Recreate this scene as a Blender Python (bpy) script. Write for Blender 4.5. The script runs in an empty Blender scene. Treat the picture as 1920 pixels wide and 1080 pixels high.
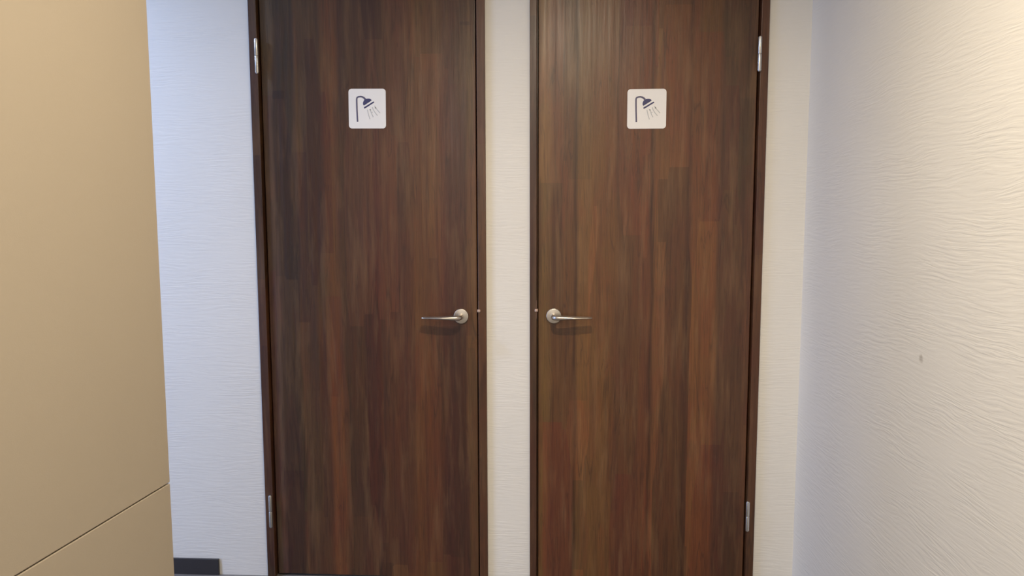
import bpy, bmesh, math
from mathutils import Vector, Matrix

S = bpy.context.scene
C = S.collection

# ------------------------------------------------------------------ camera
F = 1350.0                       # focal length in pixels of the 1920 px frame
DIST, EYE = 2.5, 1.313           # metres from the wall with the doors, height of the lens
YAW, PITCH, ROLL = math.radians(3.3), math.radians(-5.46), math.radians(-0.134)
cam_d = bpy.data.cameras.new('camera')
cam_d.sensor_width = 36.0
cam_d.lens = F / 1920 * 36
cam_d.clip_start = 0.02
cam = bpy.data.objects.new('camera', cam_d)
C.objects.link(cam)
ROT = (Matrix.Rotation(YAW, 4, 'Z') @ Matrix.Rotation(math.pi / 2 + PITCH, 4, 'X')
       @ Matrix.Rotation(ROLL, 4, 'Z'))
cam.matrix_world = Matrix.Translation((0, -DIST, EYE)) @ ROT
S.camera = cam
EYEP = Vector((0, -DIST, EYE))

# ------------------------------------------------------------------ view, world, lamps
S.view_settings.view_transform = 'Standard'
S.view_settings.look = 'None'
S.view_settings.gamma = 1.0
S.view_settings.use_curve_mapping = False
S.view_settings.exposure = 0.0

w = bpy.data.worlds.new('world')
S.world = w
w.use_nodes = True
w.node_tree.nodes['Background'].inputs[0].default_value = (1.0, 0.93, 0.85, 1)
w.node_tree.nodes['Background'].inputs[1].default_value = 0.1


def area(name, loc, size, power, col, rot=(0, 0, 0), shape='DISK', spread=math.pi, sy=None):
    d = bpy.data.lights.new(name, 'AREA')
    d.shape = shape
    d.size = size
    if sy:
        d.size_y = sy
    d.energy = power
    d.color = col
    d.spread = spread
    o = bpy.data.objects.new(name, d)
    o.location = loc
    o.rotation_euler = rot
    C.objects.link(o)
    return o


CEIL = 2.45
WARM = (1.0, 0.86, 0.65)
area('downlight', (0.06, -1.6, CEIL - 0.01), 0.09, 31.5, WARM, spread=math.radians(165))
area('room_fill', (-0.7, -4.3, CEIL - 0.01), 0.5, 54, (1.0, 0.91, 0.78))  # unseen fill, added for the general light from the room behind
area('passage_lamp', (-2.3, -0.75, CEIL - 0.01), 0.11, 38, (0.46, 0.62, 1.0))
area('cool_side_fill', (-3.56, -1.75, 0.8), 0.9, 46, (0.34, 0.50, 0.95), rot=(0, -math.pi / 2, 0), shape='RECTANGLE', sy=0.8)  # added cool fill that turns the lower left wall bluer; no window there


# ------------------------------------------------------------------ helpers
def on_plane(px, py, y=0.0):
    """World point where pixel (px, py) of the photo meets the plane Y = y."""
    v = ROT.to_3x3() @ Vector(((px - 960) / F, -(py - 540) / F, -1))
    t = (y - EYEP.y) / v.y
    return EYEP + v * t


def at_depth(px, py, depth):
    v = ROT.to_3x3() @ Vector(((px - 960) / F, -(py - 540) / F, -1))
    return EYEP + v * depth


def box(bm, x0, x1, y0, y1, z0, z1, bev=0.0, seg=2):
    r = bmesh.ops.create_cube(bm, size=1)
    for v in r['verts']:
        v.co = Vector(((x0 + x1) / 2 + v.co.x * (x1 - x0), (y0 + y1) / 2 + v.co.y * (y1 - y0),
                       (z0 + z1) / 2 + v.co.z * (z1 - z0)))
    if bev:
        es = list({e for v in r['verts'] for e in v.link_edges})
        bmesh.ops.bevel(bm, geom=es, offset=bev, segments=seg, affect='EDGES', profile=0.5)


def prism(bm, pts, y0, y1):
    """Extrude a polygon given in X/Z from y0 (front) to y1 (back)."""
    a = [bm.verts.new((p[0], y0, p[1])) for p in pts]
    b = [bm.verts.new((p[0], y1, p[1])) for p in pts]
    bm.faces.new(a)
    bm.faces.new(b[::-1])
    n = len(pts)
    for i in range(n):
        bm.faces.new((a[i], b[i], b[(i + 1) % n], a[(i + 1) % n]))


def cyl(bm, c, r, h, axis='Z', seg=32, bev=0.0):
    m = Matrix.Translation(c)
    if axis == 'Y':
        m = m @ Matrix.Rotation(math.pi / 2, 4, 'X')
    g = bmesh.ops.create_cone(bm, cap_ends=True, segments=seg, radius1=r, radius2=r, depth=h, matrix=m)
    if bev:
        es = [e for e in {e for v in g['verts'] for e in v.link_edges}
              if any(len(f.verts) > 4 for f in e.link_faces)]
        bmesh.ops.bevel(bm, geom=es, offset=bev, segments=3, affect='EDGES', profile=0.5)


def sweep(bm, path, rads, seg=20):
    """Tube along path; rads = (half width across, half height) per point."""
    P = [Vector(p) for p in path]
    rings = []
    for i, p in enumerate(P):
        t = (P[min(i + 1, len(P) - 1)] - P[max(i - 1, 0)]).normalized()
        up = Vector((0, 0, 1))
        side = t.cross(up).normalized()
        upp = side.cross(t).normalized()
        a, b = rads[i]
        rings.append([bm.verts.new(p + side * a * math.cos(k * 2 * math.pi / seg)
                                   + upp * b * math.sin(k * 2 * math.pi / seg)) for k in range(seg)])
    for r0, r1 in zip(rings, rings[1:]):
        for k in range(seg):
            bm.faces.new((r0[k], r0[(k + 1) % seg], r1[(k + 1) % seg], r1[k]))
    bm.faces.new(rings[0][::-1])
    bm.faces.new(rings[-1])


def obj(name, bm, mat, parent=None, smooth=False):
    bmesh.ops.recalc_face_normals(bm, faces=bm.faces)
    me = bpy.data.meshes.new(name)
    bm.to_mesh(me)
    bm.free()
    me.materials.append(mat)
    if smooth:
        for p in me.polygons:
            p.use_smooth = True
        try:
            me.set_sharp_from_angle(angle=math.radians(35))
        except Exception:
            pass
    o = bpy.data.objects.new(name, me)
    C.objects.link(o)
    if parent:
        o.parent = parent
    return o


def empty(name, loc=(0, 0, 0), rz=0):
    o = bpy.data.objects.new(name, None)
    o.location = loc
    o.rotation_euler = (0, 0, rz)
    C.objects.link(o)
    return o


def tag(o, **k):
    for a, b in k.items():
        o[a] = b
    return o


def srgb(r, g, b):
    f = lambda c: ((c / 255 + 0.055) / 1.055) ** 2.4 if c > 10 else c / 255 / 12.92
    return (f(r), f(g), f(b), 1)


# ------------------------------------------------------------------ materials
class N:
    def __init__(self, name):
        self.m = bpy.data.materials.new(name)
        self.m.use_nodes = True
        self.t = self.m.node_tree
        self.b = self.t.nodes['Principled BSDF']

    def n(self, kind, **k):
        x = self.t.nodes.new(kind)
        for a, b in k.items():
            setattr(x, a, b)
        return x

    def l(self, a, b):
        self.t.links.new(a, b)

    def val(self, sock, v):
        if isinstance(v, bpy.types.NodeSocket):
            self.l(v, sock)
        else:
            sock.default_value = v

    def math(self, op, a, b=0.0, c=0.0, clamp=False):
        x = self.n('ShaderNodeMath', operation=op, use_clamp=clamp)
        self.val(x.inputs[0], a)
        self.val(x.inputs[1], b)
        self.val(x.inputs[2], c)
        return x.outputs[0]

    def coord(self, scale=(1, 1, 1), loc=(0, 0, 0)):
        tc = self.n('ShaderNodeTexCoord')
        mp = self.n('ShaderNodeMapping')
        mp.inputs['Scale'].default_value = scale
        mp.inputs['Location'].default_value = loc
        self.l(tc.outputs['Object'], mp.inputs['Vector'])
        return mp.outputs[0]

    def noise(self, vec, scale=1.0, detail=3.0, rough=0.5, dist=0.0):
        x = self.n('ShaderNodeTexNoise')
        self.l(vec, x.inputs['Vector'])
        x.inputs['Scale'].default_value = scale
        x.inputs['Detail'].default_value = detail
        x.inputs['Roughness'].default_value = rough
        x.inputs['Distortion'].default_value = dist
        return x.outputs[0]

    def ramp(self, fac, stops, interp='LINEAR'):
        x = self.n('ShaderNodeValToRGB')
        x.color_ramp.interpolation = interp
        e = x.color_ramp.elements
        while len(e) < len(stops):
            e.new(0.5)
        for i, (p, c) in enumerate(stops):
            e[i].position = p
            e[i].color = c if isinstance(c, tuple) else (c, c, c, 1)
        self.val(x.inputs[0], fac)
        return x.outputs[0]

    def mix(self, fac, a, b, mode='MIX'):
        x = self.n('ShaderNodeMix', data_type='RGBA', blend_type=mode)
        self.val(x.inputs[0], fac)
        self.val(x.inputs[6], a)
        self.val(x.inputs[7], b)
        return x.outputs[2]

    def bump(self, h, strength, dist):
        x = self.n('ShaderNodeBump')
        x.inputs['Strength'].default_value = strength
        x.inputs['Distance'].default_value = dist
        self.l(h, x.inputs['Height'])
        self.l(x.outputs[0], self.b.inputs['Normal'])


def wallpaper(name, col, along='X', mark=None):
    """Embossed vinyl wallpaper: short wavy horizontal ridges."""
    k = N(name)
    sc = (11, 1, 150) if along == 'X' else (1, 11, 150)
    warp = k.noise(k.coord((2.2, 2.2, 7)), 1.6, 2)
    cv = k.coord(sc)
    add = k.n('ShaderNodeVectorMath', operation='MULTIPLY_ADD')
    comb = k.n('ShaderNodeCombineXYZ')
    k.l(warp, comb.inputs[2])
    k.l(comb.outputs[0], add.inputs[0])
    add.inputs[1].default_value = (0, 0, 7)
    k.l(cv, add.inputs[2])
    h1 = k.noise(add.outputs[0], 1.0, 2.5, 0.55)
    h2 = k.noise(k.coord((60, 60, 320)), 1.0, 2)
    amp = k.ramp(k.noise(k.coord((5, 5, 9), (3, 1, 2)), 1.0, 2), [(0.35, 0.25), (0.62, 1.0)])
    hh = k.math('MULTIPLY', k.ramp(h1, [(0.38, 0.0), (0.60, 1.0)]), amp)
    hh = k.math('MULTIPLY_ADD', h2, 0.18, hh)
    c = k.mix(k.ramp(k.noise(k.coord((1.6, 1.6, 1.2)), 1.5, 2), [(0.35, 0.0), (0.65, 1.0)]),
              col, tuple(v * 0.965 for v in col[:3]) + (1,))
    if mark:
        p = mark
        tc = k.n('ShaderNodeTexCoord')
        dv = k.n('ShaderNodeVectorMath', operation='DISTANCE')
        wv = k.n('ShaderNodeVectorMath', operation='ADD')
        nn = k.n('ShaderNodeTexNoise')
        nn.inputs['Scale'].default_value = 90
        k.l(tc.outputs['Object'], nn.inputs['Vector'])
        sv = k.n('ShaderNodeVectorMath', operation='MULTIPLY_ADD')
        k.l(nn.outputs[1], sv.inputs[0])
        sv.inputs[1].default_value = (0.0, 0.010, 0.010)
        sv.inputs[2].default_value = (0.0, -0.005, -0.005)
        k.l(sv.outputs[0], wv.inputs[0])
        k.l(tc.outputs['Object'], wv.inputs[1])
        k.l(wv.outputs[0], dv.inputs[0])
        dv.inputs[1].default_value = p
        fm = k.ramp(dv.outputs['Value'], [(0.005, 0.55), (0.011, 0.0)])
        c = k.mix(fm, c, srgb(150, 140, 128))
    k.l(c, k.b.inputs['Base Color'])
    k.b.inputs['Roughness'].default_value = 0.62
    k.b.inputs['Specular IOR Level'].default_value = 0.3
    k.bump(hh, 0.40, 0.0011)
    return k.m


def wood(name, stops, seed=0.0, plain=False, x0=0.0, wid=1.0, tint=None):
    """Dark stained walnut sheet, vertical grain: a board-to-board colour profile across
    the width, staggered board ends, long streaks and pores."""
    k = N(name)
    long_ = k.noise(k.coord((1.5, 1.5, 1.5), (seed, 0, seed)), 1.0, 2)
    wav = k.noise(k.coord((7, 1, 2.2), (seed, 3, 0)), 1.0, 3)
    tc = k.coord()
    sep = k.n('ShaderNodeSeparateXYZ')
    k.l(tc, sep.inputs[0])
    u = k.math('DIVIDE', k.math('SUBTRACT', sep.outputs[0], x0), wid)
    u = k.math('ADD', u, k.math('MULTIPLY', k.math('SUBTRACT', wav, 0.5), 0.045))
    base = k.ramp(u, stops)
    # board pieces: cells with random tone, long in Z
    br = k.n('ShaderNodeTexVoronoi', feature='F1', distance='CHEBYCHEV')
    k.l(k.coord((11, 1, 1.25), (seed + 0.37, 0, seed)), br.inputs['Vector'])
    br.inputs['Scale'].default_value = 1.0
    br.inputs['Randomness'].default_value = 0.75
    sc = k.n('ShaderNodeSeparateColor')
    k.l(br.outputs['Color'], sc.inputs[0])
    tone = k.ramp(sc.outputs[0], [(0.0, srgb(184, 172, 166)), (0.3, srgb(232, 204, 194)),
                                 (0.55, srgb(220, 218, 196)), (0.8, srgb(255, 240, 214)), (1.0, srgb(236, 196, 190))])
    c = k.mix(0.95, base, tone, 'MULTIPLY')
    blot = k.noise(k.coord((13, 1, 3.0), (seed * 2, 5, 1)), 1.0, 4, 0.6, 0.4)
    c = k.mix(0.6, c, k.ramp(blot, [(0.3, srgb(196, 190, 194)), (0.42, srgb(240, 208, 202)), (0.52, srgb(228, 222, 204)), (0.7, srgb(255, 246, 222))]), 'MULTIPLY')
    # streaks
    st = k.noise(k.coord((60, 1, 2.0), (seed, 0, 2)), 1.0, 5, 0.6, 0.35)
    c = k.mix(0.75, c, k.ramp(st, [(0.28, srgb(188, 170, 166)), (0.47, srgb(234, 230, 226)), (0.70, srgb(255, 252, 244))]), 'MULTIPLY')
    fine = k.noise(k.coord((420, 1, 9), (seed, 0, 4)), 1.0, 3, 0.6)
    c = k.mix(0.5, c, k.ramp(fine, [(0.32, srgb(170, 165, 160)), (0.55, srgb(250, 250, 250))]), 'MULTIPLY')
    # a few dark cracks / veins
    vein = k.noise(k.coord((15, 1, 0.9), (seed + 4, 0, 7)), 1.0, 3, 0.5, 0.5)
    vd = k.math('ABSOLUTE', k.math('SUBTRACT', vein, 0.5))
    vmask = k.ramp(k.noise(k.coord((5, 1, 3), (seed, 8, 0)), 1.0, 1), [(0.45, 0.0), (0.6, 1.0)])
    c = k.mix(k.math('MULTIPLY', k.ramp(vd, [(0.0, 0.55), (0.013, 0.0)]), vmask), c, srgb(44, 26, 18))
    v2 = k.noise(k.coord((34, 1, 2.2), (seed + 9, 0, 3)), 1.0, 3, 0.5, 0.9)
    vd2 = k.math('ABSOLUTE', k.math('SUBTRACT', v2, 0.5))
    vm2 = k.ramp(k.noise(k.coord((8, 1, 4), (seed, 2, 5)), 1.0, 2), [(0.48, 0.0), (0.6, 1.0)])
    c = k.mix(k.math('MULTIPLY', k.ramp(vd2, [(0.0, 0.5), (0.02, 0.0)]), vm2), c, srgb(48, 32, 24))
    fl = k.noise(k.coord((150, 1, 26), (seed, 6, 0)), 1.0, 2, 0.5)
    c = k.mix(k.ramp(fl, [(0.66, 0.0), (0.76, 0.45)]), c, srgb(46, 32, 26))
    c = k.mix(k.ramp(k.noise(k.coord((30, 1, 3), (seed, 7, 3)), 1.0, 4, 0.6), [(0.5, 0.0), (0.74, 0.32)]), c, srgb(134, 104, 76))
    # pale figure: broad tapering flames, and knots
    kn = k.n('ShaderNodeTexVoronoi', feature='F1')
    k.l(k.coord((4.5, 1, 1.9), (seed + 1.3, 0, seed)), kn.inputs['Vector'])
    kn.inputs['Scale'].default_value = 1.0
    c = k.mix(k.ramp(kn.outputs['Distance'], [(0.012, 0.6), (0.04, 0.0)]), c, srgb(38, 24, 18))
    if tint:
        c = k.mix(1.0, c, tint, 'MULTIPLY')
    k.l(c, k.b.inputs['Base Color'])
    k.l(k.ramp(st, [(0.3, 0.44), (0.7, 0.30)]), k.b.inputs['Roughness'])
    k.b.inputs['Specular IOR Level'].default_value = 0.5
    hh = k.math('MULTIPLY_ADD', fine, 0.35, k.math('MULTIPLY_ADD', st, 1.0, k.math('MULTIPLY', wav, 1.2)))
    k.bump(hh, 0.35, 0.0016)
    return k.m


def plain(name, col, rough=0.5, metal=0.0, spec=0.5, mottle=0.05, scale=6.0, bump=0.0):
    k = N(name)
    f = k.noise(k.coord(), scale, 3)
    k.l(k.mix(f, tuple(v * (1 - mottle) for v in col[:3]) + (1,), tuple(min(1, v * (1 + mottle)) for v in col[:3]) + (1,)),
        k.b.inputs['Base Color'])
    k.b.inputs['Roughness'].default_value = rough
    k.b.inputs['Metallic'].default_value = metal
    k.b.inputs['Specular IOR Level'].default_value = spec
    if bump:
        k.bump(k.noise(k.coord(), 420, 3), bump, 0.0008)
    return k.m


PAPER = srgb(226, 222, 213)
# corner with the right wall
XR = on_plane(1504.5, 540).x
# the scuff on the right wall
v = ROT.to_3x3() @ Vector(((1727 - 960) / F, -(672 - 540) / F, -1))
MARK = EYEP + v * (XR / v.x)

m_paper = wallpaper('wallpaper', PAPER, 'X')
m_paper_r = wallpaper('wallpaper_side', PAPER, 'Y', tuple(MARK))
m_ceiling = plain('ceiling_paint', srgb(232, 228, 220), 0.8)
m_floor = plain('floor_vinyl', srgb(120, 116, 112), 0.45, mottle=0.12, scale=14, bump=0.1)
m_base = plain('skirting_vinyl', srgb(50, 47, 48), 0.4)
m_cab = plain('cabinet_board', srgb(170, 158, 140), 0.5, mottle=0.025, scale=3, bump=0.15)
m_gap = plain('cabinet_gap', srgb(96, 74, 56), 0.8)
m_nickel = plain('satin_nickel', srgb(196, 188, 178), 0.34, metal=1.0, mottle=0.06, scale=40)
m_hinge = plain('hinge_steel', srgb(205, 203, 198), 0.27, metal=1.0, mottle=0.05, scale=40)
m_latch = plain('latch_metal', srgb(190, 165, 150), 0.5, metal=0.5, mottle=0.05, scale=40)
m_plate = plain('latch_plate_metal', srgb(120, 92, 78), 0.5, metal=0.4)
m_sign = plain('sign_acrylic', srgb(236, 233, 228), 0.35, mottle=0.01)
m_navy = plain('sign_navy_print', srgb(58, 58, 98), 0.5)
m_pole = plain('sign_grey_navy_print', srgb(88, 84, 108), 0.5)
m_spray = plain('sign_grey_print', srgb(190, 190, 190), 0.5)

BR = lambda r, g, b: srgb(r, g, b)
left_stops = [(0.0, BR(100, 84, 76)), (0.045, BR(112, 96, 88)), (0.06, BR(84, 68, 58)), (0.14, BR(84, 70, 60)),
              (0.16, BR(110, 84, 68)), (0.19, BR(96, 74, 62)), (0.27, BR(96, 72, 60)), (0.30, BR(122, 84, 62)),
              (0.34, BR(118, 82, 62)), (0.37, BR(94, 68, 56)), (0.45, BR(96, 68, 60)), (0.53, BR(98, 64, 56)),
              (0.545, BR(108, 78, 62)), (0.66, BR(112, 80, 64)), (0.72, BR(122, 88, 60)), (0.82, BR(114, 80, 60)),
              (0.85, BR(100, 64, 56)), (0.95, BR(96, 66, 54)), (0.965, BR(120, 90, 66)), (1.0, BR(116, 86, 66))]
right_stops = [(0.0, BR(112, 82, 66)), (0.02, BR(132, 104, 78)), (0.05, BR(122, 92, 68)), (0.07, BR(106, 72, 54)),
               (0.16, BR(110, 78, 58)), (0.175, BR(84, 56, 40)), (0.19, BR(124, 92, 66)), (0.30, BR(126, 92, 64)),
               (0.355, BR(122, 86, 62)), (0.375, BR(104, 72, 58)), (0.52, BR(112, 76, 58)), (0.535, BR(82, 56, 42)),
               (0.55, BR(124, 92, 68)), (0.68, BR(122, 88, 64)), (0.70, BR(96, 66, 50)), (0.72, BR(118, 84, 60)),
               (0.83, BR(112, 78, 58)), (0.85, BR(92, 68, 58)), (0.96, BR(88, 66, 54)), (1.0, BR(110, 82, 68))]
frame_stops = [(0.0, BR(98, 74, 60)), (1.0, BR(104, 76, 60))]

# ------------------------------------------------------------------ room shell
LX, BY, RB = -3.6, -5.2, 0.16      # left end, back end, wall thickness
DOOR_H = 2.12
# (frame outer left, leaf left, leaf right, frame outer right) at picture height 540
DOORS = []
for px in ((485.4, 503.0, 894.0, 912.2), (993.6, 1009.3, 1408.5, 1426.2)):
    DOORS.append([on_plane(p, 540).x for p in px])
FW = 0.034                          # face width of the door casing

bm = bmesh.new()
cuts = [LX, DOORS[0][0] + 0.004, DOORS[0][3] - 0.004, DOORS[1][0] + 0.004, DOORS[1][3] - 0.004, XR + 0.1]
for a, b in ((0, 1), (2, 3), (4, 5)):
    box(bm, cuts[a], cuts[b], 0, RB, 0, CEIL)
for a, b in ((1, 2), (3, 4)):
    box(bm, cuts[a], cuts[b], 0, RB, DOOR_H + FW - 0.004, CEIL)
tag(obj('wall_back', bm, m_paper), kind='structure')

for name, dims, m in (
        ('wall_right', (XR, XR + 0.1, BY, 0, 0, CEIL), m_paper_r),
        ('wall_left', (LX - 0.1, LX, BY, RB, 0, CEIL), m_paper_r),
        ('wall_front', (LX - 0.1, XR + 0.1, BY - 0.1, BY, 0, CEIL), m_paper),
        ('floor', (LX - 0.1, XR + 0.1, BY - 0.1, 0.9, -0.1, 0), m_floor),
        ('ceiling', (LX - 0.1, XR + 0.1, BY - 0.1, 0.9, CEIL, CEIL + 0.1), m_ceiling)):
    bm = bmesh.new()
    box(bm, *dims)
    tag(obj(name, bm, m), kind='structure')

# skirting that starts behind the cabinet and stops short of the left door
bm = bmesh.new()
b0 = on_plane(411.5, 1050)
bt = on_plane(370, 1048, -0.008).z
box(bm, LX, b0.x, -0.008, 0, 0, bt, 0.0015)
tag(obj('baseboard_back', bm, m_base), kind='structure')

# ------------------------------------------------------------------ doors
def pix_hinge(p):                    # (x centre, y top, y bottom, standoff)
    a = on_plane(p[0], p[1], -p[3])
    b = on_plane(p[0], p[2], -p[3])
    return (a.x + b.x) / 2, b.z, a.z


def build_hinge(parent, x, z0, z1, side, out):
    """Knuckle barrel in front of the casing, two leaves folded into the joint."""
    r = 0.0068
    bm = bmesh.new()
    n = 2
    h = (z1 - z0) / n
    for i in range(n):
        cyl(bm, (x, -out, z0 + h * (i + 0.5)), r, h - 0.0012, seg=24, bev=0.0008)
    cyl(bm, (x, -out, (z0 + z1) / 2), r * 0.7, z1 - z0 + 0.004, seg=20, bev=0.001)
    hg = obj('hinge', bm, m_hinge, parent, True)
    bm = bmesh.new()                 # leaf laid over the casing, behind the barrel
    if side < 0:
        box(bm, x - 0.0075, x + 0.0025, -out + 0.001, -0.0125, z0 + 0.001, z1 - 0.001, 0.0006)
    else:
        box(bm, x - 0.0025, x + 0.0060, -out + 0.001, -0.0125, z0 + 0.001, z1 - 0.001, 0.0006)
    obj('hinge_leaf', bm, m_hinge, hg)
    return hg


def build_handle(parent, c, s):
    """Round rose, neck, and a tapering lever that points towards s."""
    L = 0.130
    path, rads = [], []
    y_out = -0.056
    for t in (0, 0.35, 0.7):
        path.append((c.x, -0.004 + (y_out + 0.016) * t, c.z)); rads.append((0.0092, 0.0092))
    for k in range(1, 7):
        a = k / 6 * math.pi / 2
        path.append((c.x + s * 0.016 * (1 - math.cos(a)), y_out + 0.016 - 0.016 * math.sin(a), c.z))
        rads.append((0.0092 - 0.0012 * k / 6, 0.0092 - 0.0012 * k / 6))
    n = 14
    for k in range(1, n + 1):
        t = k / n
        x = c.x + s * (0.016 + (L - 0.016) * t)
        y = y_out + 0.010 * math.sin(t * math.pi * 0.5) * t
        hh = 0.0084 - 0.0040 * min(1, t * 1.25) if t < 1 else 0.0030
        ww = 0.0080 + 0.0055 * min(1, t * 2.5) if t < 1 else 0.0100
        path.append((x, y, c.z)); rads.append((ww, hh))
    bm = bmesh.new()
    sweep(bm, path, rads)
    lv = obj('door_handle', bm, m_nickel, parent, True)
    bm = bmesh.new()
    cyl(bm, (c.x, -0.0005, c.z), 0.0262, 0.010, 'Y', 48, 0.0018)
    obj('rosette', bm, m_nickel, lv, True)
    bm = bmesh.new()
    cyl(bm, (c.x, -0.0062, c.z), 0.0112, 0.003, 'Y', 32, 0.0008)
    obj('collar', bm, m_nickel, lv, True)


LEAF_Y = 0.004
doors_spec = [
    dict(i=1, lever=(865.0, 592.5), s=-1, hinges=((481.0, 73, 137, 0.016), (507.5, 929.5, 988, 0.016)), hs=-1,
         latch=(898.6, 582), stops=left_stops, tint=(0.93, 0.91, 0.78, 1), seed=1.7),
    dict(i=2, lever=(1038.3, 592.0), s=1, hinges=((1424.6, 69, 133, 0.016), (1401.6, 941, 995, 0.016)), hs=1,
         latch=(1005.8, 581), stops=right_stops, tint=(1.13, 1.11, 0.96, 1), seed=6.2),
]
for d, X in zip(doors_spec, DOORS):
    fo0, l0, l1, fo1 = X
    i = d['i']
    mw = wood('walnut_sheet_%d' % i, d['stops'], d['seed'], x0=l0, wid=l1 - l0, tint=d['tint'])
    mf = wood('walnut_casing_%d' % i, frame_stops, d['seed'] + 11, x0=fo0, wid=fo1 - fo0, tint=(0.92, 0.88, 0.80, 1))
    # casing: two jambs and a head in one frame, with a stop behind the leaf
    bm = bmesh.new()
    gap = 0.0055
    box(bm, fo0, l0 - gap, -0.012, RB, 0, DOOR_H + FW, 0.0015)
    box(bm, l1 + gap, fo1, -0.012, RB, 0, DOOR_H + FW, 0.0015)
    box(bm, l0 - gap, l1 + gap, -0.012, RB, DOOR_H + 0.004, DOOR_H + FW, 0.0015)
    box(bm, l0 - gap, l0 + 0.012, LEAF_Y + 0.04, RB, 0, DOOR_H + 0.004)
    box(bm, l1 - 0.012, l1 + gap, LEAF_Y + 0.04, RB, 0, DOOR_H + 0.004)
    tag(obj('trim_%d' % i, bm, mf), kind='structure')
    root = empty('door_%d' % i, (0, 0, 0))
    tag(root, kind='structure')
    bm = bmesh.new()
    box(bm, l0, l1, LEAF_Y, LEAF_Y + 0.038, 0.008, DOOR_H, 0.002, 3)
    obj('door_leaf', bm, mw, root)
    for h in d['hinges']:
        x, z0, z1 = pix_hinge(h)
        build_hinge(root, x, z0, z1, d['hs'], h[3])
    build_handle(root, on_plane(*d['lever'], LEAF_Y), d['s'])
    # latch seen in the joint: a small bright tongue and a thin plate edge
    lp = on_plane(*d['latch'], 0.0)
    bm = bmesh.new()
    box(bm, lp.x - 0.0060, lp.x + 0.0056, -0.0165, 0.002, lp.z - 0.0058, lp.z + 0.0050, 0.0032, 4)
    lt = obj('latch', bm, m_latch, root)
    bm = bmesh.new()
    box(bm, lp.x - 0.0012, lp.x + 0.0012, -0.0135, 0.01, lp.z - 0.03, lp.z + 0.035, 0.0005)
    obj('latch_plate', bm, m_plate, lt)

# ------------------------------------------------------------------ shower signs
def rounded(cx, cz, w, h, r, n=8):
    pts = []
    for ax, az, a0 in ((1, 1, 0), (-1, 1, 90), (-1, -1, 180), (1, -1, 270)):
        for k in range(n + 1):
            a = math.radians(a0 + 90 * k / n)
            pts.append((cx + ax * (w / 2 - r) + r * math.cos(a), cz + az * (h / 2 - r) + r * math.sin(a)))
    return pts


def stroke(bm, pts, width, y0, y1):
    """Constant-width line with round-ish ends as one closed outline."""
    P = [Vector(p) for p in pts]
    L, R = [], []
    for i, p in enumerate(P):
        t = (P[min(i + 1, len(P) - 1)] - P[max(i - 1, 0)]).normalized()
        nrm = Vector((-t.y, t.x))
        wd = width[i] if isinstance(width, (list, tuple)) else width
        L.append(p + nrm * wd / 2)
        R.append(p - nrm * wd / 2)
    prism(bm, [tuple(q) for q in L + R[::-1]], y0, y1)


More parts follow.
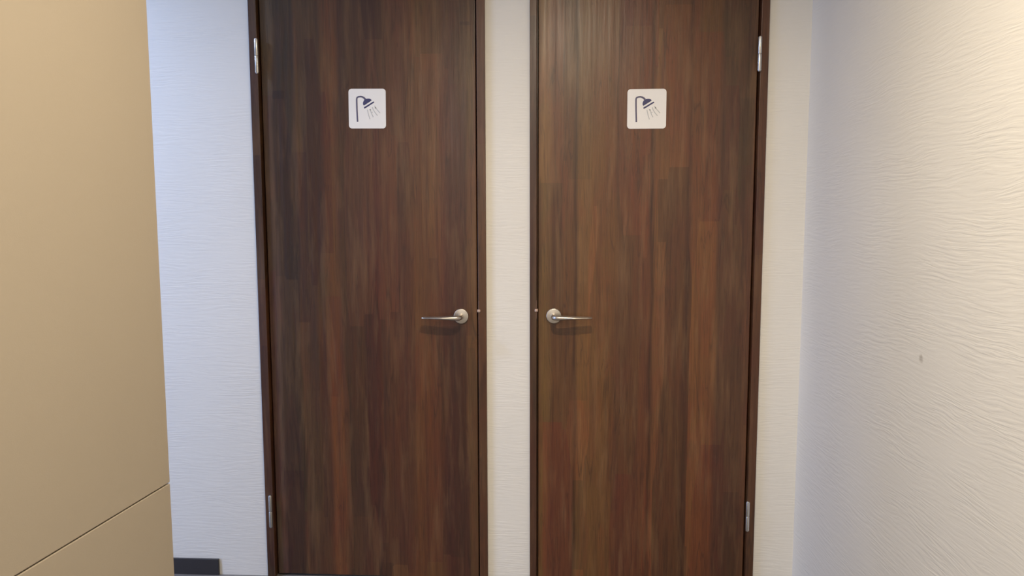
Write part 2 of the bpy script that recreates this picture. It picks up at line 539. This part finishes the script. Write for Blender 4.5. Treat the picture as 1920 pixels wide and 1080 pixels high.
def shower_sign(x0, x1, y0, y1, tilt, label):
    a, b = on_plane(x0, y0, LEAF_Y), on_plane(x1, y1, LEAF_Y)
    w, h = b.x - a.x, a.z - b.z
    root = empty('shower_sign', ((a.x + b.x) / 2, LEAF_Y, (a.z + b.z) / 2))
    root.rotation_euler = (0, tilt, 0)
    tag(root, label=label, category='sign', group='shower signs on the doors')
    bm = bmesh.new()
    prism(bm, rounded(0, 0, w, h, w * 0.085), -0.002, 0)
    obj('sign_plate', bm, m_sign, root)
    # symbol traced on a 638 x 662 grid of the plate
    q = lambda x, y: ((x - 619) / 638 * w, -(y - 574) / 662 * h)
    yf, yb = -0.0025, -0.0018
    kw = w / 638
    bm = bmesh.new()
    pole = [(451, 795), (447, 700), (443, 600), (441, 500), (440, 425), (443, 398), (455, 384), (480, 376),
            (510, 373), (540, 380), (566, 395), (588, 418)]
    stroke(bm, [q(*p) for p in pole], [26 * kw] * 9 + [28 * kw, 30 * kw, 34 * kw], yf, yb)
    obj('shower_pipe_symbol', bm, m_pole, root)
    bm = bmesh.new()
    head = [(697, 438), (686, 420), (664, 409), (636, 407), (606, 411), (582, 421), (563, 440), (551, 465),
            (548, 492), (552, 512), (562, 523), (600, 500), (650, 469)]
    prism(bm, [q(*p) for p in head], yf, yb)
    lip = [(742, 462), (733, 478), (680, 510), (625, 545), (574, 574), (561, 566), (566, 549), (620, 519),
           (680, 482), (728, 455)]
    prism(bm, [q(*p) for p in lip], yf, yb)
    obj('shower_head_symbol', bm, m_navy, root)
    bm = bmesh.new()
    for ln, wd in (([(622, 590), (630, 630), (645, 690), (664, 750)], 13),
                   ([(668, 585), (682, 625), (698, 668), (722, 715)], 13),
                   ([(706, 550), (722, 590), (752, 640), (795, 692)], 13),
                   ([(745, 528), (765, 562), (795, 600), (838, 648)], 13),
                   ([(664, 585), (672, 598)], 22), ([(755, 552), (764, 570)], 20), ([(700, 630), (706, 642)], 18)):
        stroke(bm, [q(*p) for p in ln], wd * kw, yf, yb)
    obj('water_spray_symbol', bm, m_spray, root)
    return root


shower_sign(653.2, 724.3, 167.0, 240.6, math.radians(0.5),
            'white square shower sign stuck on the left wooden door, nearer the beige cabinet')
shower_sign(1176.6, 1248.4, 167.4, 241.0, 0.0,
            'white square shower sign stuck on the right wooden door, nearer the textured side wall')

# ------------------------------------------------------------------ tall beige cabinet at the left
far = at_depth(301.0, 540, 1.5)
vp = ROT.to_3x3() @ Vector(((1133 - 960) / F, -(411 - 540) / F, -1))
ang = math.atan2(vp.x, vp.y)        # the long side runs towards this direction
seam = at_depth(318.0, 918, 1.5)
sz = seam.z
cab = empty('tall_cabinet', (far.x, far.y, 0), -ang)
tag(cab, label='tall beige cabinet with a horizontal seam at the left edge', category='cabinet')
LEN, WID, HT, T = 1.15, 0.45, 2.15, 0.02
bm = bmesh.new()
box(bm, -WID, -T, -LEN, 0, 0.0, HT, 0.001)
obj('carcass', bm, m_gap, cab)
g = 0.0028
bm = bmesh.new()
box(bm, -T + 0.0004, 0, -LEN, 0, sz + g / 2, HT, 0.0016, 3)
obj('upper_door', bm, m_cab, cab)
bm = bmesh.new()
box(bm, -T + 0.0004, 0, -LEN, 0, 0.01, sz - g / 2, 0.0016, 3)
obj('lower_door', bm, m_cab, cab)
bm = bmesh.new()
box(bm, -WID, 0, -LEN, 0, HT + 0.0004, HT + 0.02, 0.0016, 3)
obj('top_board', bm, m_cab, cab)
bm = bmesh.new()
box(bm, -WID, -T - 0.001, 0.0004, 0.018, 0.01, HT, 0.0016, 3)
obj('end_panel', bm, m_cab, cab)
